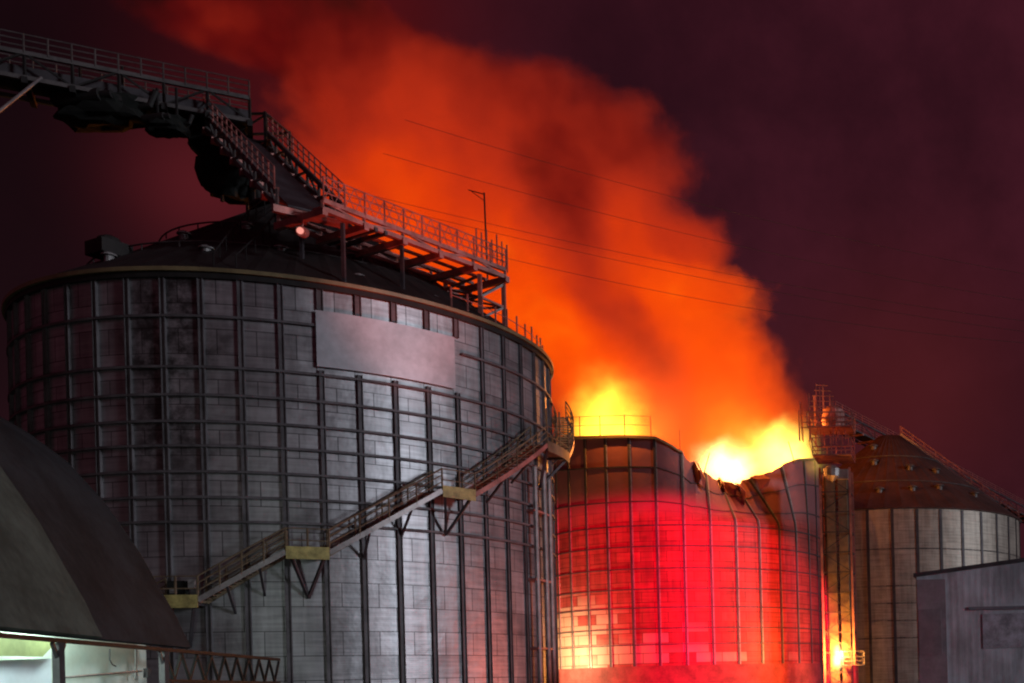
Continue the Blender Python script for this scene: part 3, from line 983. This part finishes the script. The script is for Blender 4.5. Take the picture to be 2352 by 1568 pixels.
def panel(c, mat, name):
    """flat sheet through four points, 6 cm thick"""
    n_ = (c[1] - c[0]).cross(c[3] - c[0]).normalized() * .06
    m = MB(); m.hexa([c[0], c[1], c[2], c[3], c[0] - n_, c[1] - n_, c[2] - n_, c[3] - n_]); return m.build(name, mat, sh)
panel([on_wall(-60, 1505, .5), on_wall(98, 1508, .5), on_wall(128, 1476, .5), on_wall(-60, 1440, .5)], M['olive'], 'olive_sheet')
panel([on_wall(-60, 1620, .3), on_wall(118, 1620, .3), on_wall(118, 1512, .3), on_wall(-60, 1518, .3)], M['blue_wall'], 'blue_panel')
m = MB(); m.tube([on_wall(140, 1556, .4), on_wall(325, 1541, .4)], .035); m.build('pipe', M['galv'], sh)
m = MB(); m.beam(on_wall(338, 1535, .4), on_wall(338, 1556, .4), .14); m.build('valve', M['dark_steel'], sh)
m = MB(); m.tube([on_wall(252, 1490, .3), on_wall(252, 1515, .3), on_wall(258, 1526, .3), on_wall(266, 1530, .3)], .018); m.build('cable', M['dark_steel'], sh)
m = MB(); m.beam(on_wall(312, 1490, .3), on_wall(312, 1560, .3), .05); m.build('conduit', M['galv'], sh)

# ------------------------------------------------------------------ sky
w = bpy.data.worlds.new("World"); scene.world = w; w.use_nodes = True
nt = w.node_tree; nt.nodes.clear()
class WT(NT):
    def __init__(s, tree): s.t = tree
t = WT(nt)
out = t.n('OutputWorld')
SUN_AZ, SUN_EL = R_(30), R_(9)
sky = t.n('TexSky', sky_type='NISHITA', sun_disc=False)
sky.sun_elevation = SUN_EL; sky.sun_rotation = R_(180 - 73)
gen = t.n('TexCoord').outputs['Generated']
def lobe(px, size):
    d = at(px[0], px[1], 1.0) - Vector((0, 0, EYE)); d.normalize()
    dp = t.n('VectorMath', {0: gen, 1: tuple(d)}, operation='DOT_PRODUCT')
    ang = t.math('ARCCOSINE', t.math('MINIMUM', dp.outputs['Value'], 1.0))
    x = t.math('DIVIDE', ang, size)
    return t.math('POWER', 2.718, t.math('MULTIPLY', t.math('MULTIPLY', x, x), -1.0))
nz = t.noise(gen, 5.5, 6, .6)
col = t.mix(t.smooth(nz, .32, .68), (.025, .0042, .0082), (.050, .0078, .0148))
dark = lobe((-60, 180), .30)
col = t.mix(t.math('MULTIPLY', dark, .93), col, (.004, .0007, .0012))
dark2 = lobe((60, 760), .09)
col = t.mix(t.math('MULTIPLY', dark2, .6), col, (.006, .001, .0016))
red = lobe((480, 430), .05)
col = t.mix(t.math('MULTIPLY', red, .8), col, (.095, .0095, .013))
redt = lobe((760, 30), .08)
col = t.mix(t.math('MULTIPLY', redt, .75), col, (.10, .004, .004))
redr = lobe((2080, 900), .10)
col = t.mix(t.math('MULTIPLY', redr, .5), col, (.10, .012, .012))
bg1 = t.n('Background', {'Color': sky.outputs[0], 'Strength': .0006})
bg2 = t.n('Background', {'Color': col, 'Strength': 1.0})
add = t.n('AddShader', {0: bg1.outputs[0], 1: bg2.outputs[0]})
t.put(out.inputs['Surface'], add.outputs[0])

# ------------------------------------------------------------------ lights
def lamp(name, typ, loc, energy, color, **kw):
    l = bpy.data.lights.new(name, typ); l.energy = energy; l.color = color
    for k, v in kw.items(): setattr(l, k, v)
    o = bpy.data.objects.new(name, l); COL.objects.link(o); o.location = loc
    return o
def aim(o, p):
    o.rotation_euler = (Vector(p) - Vector(o.location)).to_track_quat('-Z', 'Y').to_euler()
sun = lamp('moonlight', 'SUN', (0, 0, 60), .85, (.86, .91, 1.0), angle=R_(8))
aim(sun, Vector((0, 0, 60)) + Vector((-math.sin(R_(73)) * math.cos(SUN_EL), -math.cos(R_(73)) * -1 * math.cos(SUN_EL), -math.sin(SUN_EL))))

# the fire in the silo mouth
FL = (1.0, .30, .045)
lamp('fire_core', 'POINT', (-31, 119, 28.0), 45000, FL, shadow_soft_size=3)
lamp('fire_core', 'POINT', (-22, 118, 26.5), 35000, FL, shadow_soft_size=3)
lamp('rim_fire', 'POINT', (-31.5, 106.4, 28.6), 3200, FL, shadow_soft_size=0)
lamp('rim_fire', 'POINT', (-17.0, 110.0, 28.0), 2200, FL, shadow_soft_size=0)
o = lamp('crimson_wall_fill', 'SPOT', (-4.0, 50.0, 1.0), 440000, (1, .003, .06), shadow_soft_size=.6, spot_size=R_(33), spot_blend=.22)  # added unseen spot standing in for the hot wall's crimson glow
aim(o, (-26.8, 108.0, 1.9))
o = lamp('flank_fill', 'SPOT', (-4.0, 71.0, 1.0), 6500, (1, .20, .13), shadow_soft_size=.6, spot_size=R_(58), spot_blend=.7)  # unseen warm spot added to redden the near silo's right flank
aim(o, (-26.5, 62.0, 11.0))
o = lamp('gantry_fill', 'SPOT', (-14.0, 50.0, 1.0), 19000, (1, .10, .05), shadow_soft_size=.4, spot_size=R_(23), spot_blend=.8)  # unseen red spot added to brighten the gantry's underside
aim(o, (-29.5, 60.5, 26.5))
lamp('cream_glow_fill', 'POINT', (-40.0, 107.2, 4.2), 5500, (1, .66, .30), shadow_soft_size=.5)  # unseen point light added for the cream glow low on the wall
lamp('tower_fire', 'POINT', tuple(lc + Vector((0, -.9, .4))), 6000, (1, .34, .05), shadow_soft_size=.4)
for x in (20, 190, 300):
    p = eave(x) + inw * 1.5
    lamp('tube_light', 'POINT', (p.x, p.y, 4.3), 420, (.80, 1.0, .88), shadow_soft_size=.3)

# ------------------------------------------------------------------ smoke plume and flames
YP = 121.6
edges = [(1046, 1270, 1895), (1000, 1250, 1888), (930, 1215, 1866), (860, 1180, 1836), (800, 1140, 1796), (745, 1085, 1742), (715, 1060, 1790), (675, 960, 1790), (640, 910, 1655), (615, 880, 1648), (555, 790, 1710), (500, 710, 1655), (440, 660, 1622), (380, 640, 1600),
         (320, 650, 1565), (265, 640, 1528), (215, 650, 1350), (175, 640, 1200), (130, 560, 1060), (85, 430, 970), (30, 300, 900), (-60, 190, 840), (-200, 80, 760)]
tab = []
for y, xl, xr in edges:
    a, b = at(xl, y, YP), at(xr, y, YP)
    tab.append(((a.z + b.z) / 2, a.x, b.x))
Z0, Z1 = tab[0][0] - 6, tab[-1][0]
XA, XB = -75.0, 15.0
def interp(z, k):
    if z <= tab[0][0]: return tab[0][k]
    for p, q in zip(tab, tab[1:]):
        if p[0] <= z <= q[0]:
            f = (z - p[0]) / (q[0] - p[0]); return p[k] + (q[k] - p[k]) * f
    return tab[-1][k]
m = MB(); NR, NS = 30, 44
for j in range(NR + 1):
    z = Z0 + (Z1 - Z0) * j / NR
    xl = min(interp(z + d, 1) for d in (-4, -2, 0, 2, 4)); xr = max(interp(z + d, 2) for d in (-4, -2, 0, 2, 4))
    grow = 1.12 if z > 24 else .98
    c, rx = (xl + xr) / 2, (xr - xl) / 2 * grow
    ry = 11.5 if z > 24 else 12.5
    if z < 25: c, rx = C2[0] - .2, 13.2
    for i in range(NS):
        a = 2 * math.pi * i / NS
        m.v.append((c + rx * math.cos(a), YP + ry * math.sin(a), z))
for j in range(NR):
    for i in range(NS):
        m.f.append((j * NS + i, j * NS + (i + 1) % NS, (j + 1) * NS + (i + 1) % NS, (j + 1) * NS + i))
m.f.append(tuple(range(NS))[::-1]); m.f.append(tuple(NR * NS + i for i in range(NS)))

def fcurve(t, fac, pts):
    nd = t.t.nodes.new('ShaderNodeFloatCurve')
    cv = nd.mapping.curves[0]
    while len(cv.points) > 2: cv.points.remove(cv.points[-1])
    cv.points[0].location = pts[0]; cv.points[-1].location = pts[-1]
    for p in pts[1:-1]: cv.points.new(*p)
    for p in cv.points: p.handle_type = 'AUTO_CLAMPED'
    nd.mapping.update()
    t.put(nd.inputs['Value'], fac)
    return nd.outputs[0]

def plume_mat():
    t = NT('firelit_smoke')
    P = t.n('TexCoord').outputs['Object']
    n1 = t.noise(P, .13, 3, .55, out=1)
    off = t.n('VectorMath', {0: n1, 1: (.5, .5, .5)}, operation='SUBTRACT')
    off = t.n('VectorMath', {0: off.outputs[0], 'Scale': 5.0}, operation='SCALE')
    Pw_ = t.n('VectorMath', {0: P, 1: off.outputs[0]}, operation='ADD').outputs[0]
    s = t.n('SeparateXYZ', {0: Pw_})
    X, Y, Z = s.outputs
    h = t.math('DIVIDE', t.math('SUBTRACT', Z, Z0), Z1 - Z0, clamp=True)
    N = lambda z: (z - Z0) / (Z1 - Z0)
    gl = [(N(Z0), (tab[0][1] - XA) / (XB - XA))] + [(N(z), (a - XA) / (XB - XA)) for z, a, b in tab]
    gr = [(N(Z0), (tab[0][2] - XA) / (XB - XA))] + [(N(z), (b - XA) / (XB - XA)) for z, a, b in tab]
    xl = t.math('MULTIPLY_ADD', fcurve(t, h, gl), XB - XA, XA)
    xr = t.math('MULTIPLY_ADD', fcurve(t, h, gr), XB - XA, XA)
    wd = t.math('SUBTRACT', xr, xl)
    u01 = t.math('DIVIDE', t.math('SUBTRACT', X, xl), wd)
    u = t.math('MULTIPLY_ADD', u01, 2.0, -1.0)
    v = t.math('DIVIDE', t.math('SUBTRACT', Y, YP), 11.0)
    q = t.math('ADD', t.math('MULTIPLY', u, u), t.math('MULTIPLY', v, v))
    nb = t.noise(P, .16, 5, .58)
    nf = t.noise(Pw_, .5, 4, .6)
    body = t.math('ADD', t.math('SUBTRACT', 1.0, q), t.math('ADD', t.math('MULTIPLY', t.math('SUBTRACT', nb, .5), 1.15), t.math('MULTIPLY', t.math('SUBTRACT', nf, .5), .6)))
    dens = t.smooth(body, .0, .58)
    # thinner towards the top and the trailing left
    fade = t.ramp(h, [(0, .25), (.16, .35), (.28, .8), (.7, .7), (.85, .4), (1, .12)])
    dens = t.math('MULTIPLY', dens, fade)
    # firelight on smoke, painted as emission by height and noise; darker lane between columns
    lz = [(at(x, y, YP).z, at(x, y, YP).x) for y, x in ((1040, 1545), (1000, 1540), (900, 1525), (800, 1490), (720, 1432), (640, 1378), (560, 1348), (480, 1330), (400, 1315), (300, 1300))]
    lane_x = t.math('MULTIPLY_ADD', fcurve(t, h, [(N(z), (x - XA) / (XB - XA)) for z, x in lz]), XB - XA, XA)
    lane = t.math('DIVIDE', t.math('SUBTRACT', t.math('ADD', X, t.math('MULTIPLY', t.math('SUBTRACT', nb, .5), 9.0)), lane_x), 3.0)
    lane = t.math('POWER', 2.718, t.math('MULTIPLY', t.math('MULTIPLY', lane, lane), -1.0))
    hy = lambda y: N(at(1300, y, YP).z)
    lane = t.math('MULTIPLY', lane, t.ramp(h, [(0, 1), (hy(480), 1), (hy(330), .1), (1, 0)]))
    nh = t.math('ADD', t.math('MULTIPLY', t.noise(Pw_, .10, 3, .55), .62), t.math('MULTIPLY', t.noise(Pw_, .36, 5, .62), .38))
    hz = lambda y: N(at(1300, y, YP).z)
    smoke_glow = t.ramp(h, [(0, .9), (hz(1000), .76), (hz(930), .73), (hz(860), .73), (hz(750), .72), (hz(600), .64), (hz(500), .56), (hz(420), .46), (hz(350), .38), (hz(250), .31), (hz(150), .21), (hz(100), .13), (hz(30), .09), (1, .04)])
    smoke_glow = t.math('ADD', smoke_glow, t.math('MULTIPLY', t.math('SUBTRACT', nh, .5), .95))
    smoke_glow = t.math('SUBTRACT', smoke_glow, t.math('MULTIPLY', lane, .33), clamp=True)
    glow_dim = t.math('MULTIPLY', t.smooth(t.math('ADD', u01, t.math('MULTIPLY', t.math('SUBTRACT', nb, .5), .5)), .56, .82), t.ramp(h, [(0, 0), (hz(680), 0), (hz(560), 1), (hz(380), 1), (hz(180), .5), (1, .3)]))
    smoke_glow = t.math('SUBTRACT', smoke_glow, t.math('MULTIPLY', glow_dim, .13), clamp=True)
    colr = t.ramp(smoke_glow, [(0, (.02, .002, .002)), (.15, (.10, .003, .003)), (.3, (.27, .015, .006)), (.45, (.45, .026, .006)), (.6, (.68, .043, .002)), (.75, (.88, .075, .001)), (.88, (1, .2, .003)), (1, (1.1, .4, .02))])
    K = .42
    d2 = t.math('MULTIPLY', dens, K)
    vol = t.n('VolumePrincipled', {'Color': (.14, .055, .035, 1), 'Density': d2, 'Anisotropy': .2, 'Emission Color': colr, 'Emission Strength': t.math('MULTIPLY', d2, 1.0), 'Blackbody Intensity': 0.0})  # smoke lit by the flames; its glow is painted in as emission
    t.put(t.out.inputs['Volume'], vol.outputs[0])
    return t.m
pl = m.build('smoke_plume', plume_mat())
tag(pl, 'huge orange-red plume of fire-lit smoke pouring from the broken silo and leaning left', 'smoke plume', kind='thing')

def flame_mat(name, col, strength, scale, ws=.22, wa=3.2):
    t = NT(name)
    P = t.n('TexCoord').outputs['Object']
    n1 = t.noise(P, ws, 4, .6, out=1)
    off = t.n('VectorMath', {0: t.n('VectorMath', {0: n1, 1: (.5, .5, .5)}, operation='SUBTRACT').outputs[0], 'Scale': wa}, operation='SCALE')
    pw = t.n('VectorMath', {0: P, 1: off.outputs[0]}, operation='ADD').outputs[0]
    pn = t.n('VectorMath', {0: pw, 1: tuple(1 / q for q in scale)}, operation='MULTIPLY').outputs[0]
    ln = t.n('VectorMath', {0: pn}, operation='LENGTH').outputs['Value']
    d = t.math('SUBTRACT', 1.0, t.smooth(ln, .1, .85))
    d = t.math('MULTIPLY', d, d)
    e = t.n('Emission', {'Color': (*col, 1), 'Strength': t.math('MULTIPLY', d, strength)})
    t.put(t.out.inputs['Volume'], e.outputs[0])
    return t.m
def flame(label, px, r, col, st, dep=120.0, ws=.22, wa=3.2, grp='flames in the burning silo'):
    c = at(px[0], px[1], dep)
    m = MB()
    prof = [(r[0] * math.sin(math.pi * (i + .5) / 13), -r[2] * math.cos(math.pi * (i + .5) / 13)) for i in range(13)]
    m.lathe((0, 0, 0), prof, 20)
    m.v = [(x, y * r[1] / r[0], z) for x, y, z in m.v]
    o = m.build('flame', flame_mat('flame_gas', col, st, r, ws, wa))
    o.location = c
    return tag(o, label, 'flame', grp)
flame('yellow flame standing behind the left intact rim of the burning silo', (1400, 985), (7.0, 5.5, 9.8), (1, .55, .04), 1.25, 116.0, .34, 4.2)
flame('white-hot flame spilling over the lowest dip of the buckled rim', (1665, 1075), (6.4, 5, 5.0), (1, .74, .25), 2.6, 119.0, .36, 3.4)
flame('white and yellow flame right of the dip in the buckled rim', (1790, 1042), (7.0, 5, 6.0), (1, .60, .09), 1.9, 119.0, .36, 3.8)
# blaze on the tower's side platform
flame('small yellow-white blaze beside the railed platform low on the tower', (1925, 1508), (.95, .7, 2.1), (1, .72, .26), 9.0, lc.y, 1.1, .9, None)

# ------------------------------------------------------------------ render settings
scene.render.engine = 'CYCLES'
cy = scene.cycles
cy.use_denoising = True
cy.pixel_filter_type = 'BLACKMAN_HARRIS'
cy.filter_width = 2.1
try: cy.denoiser = 'OPENIMAGEDENOISE'
except Exception: pass
cy.volume_bounces = 1
cy.max_bounces = 5
cy.diffuse_bounces = 2
cy.glossy_bounces = 2
cy.volume_step_rate = 1.0
cy.volume_max_steps = 256
cy.sample_clamp_indirect = 4.0
vs = scene.view_settings
vs.view_transform, vs.look, vs.exposure, vs.gamma = 'Standard', 'None', 0.0, 1.0
vs.use_curve_mapping = False
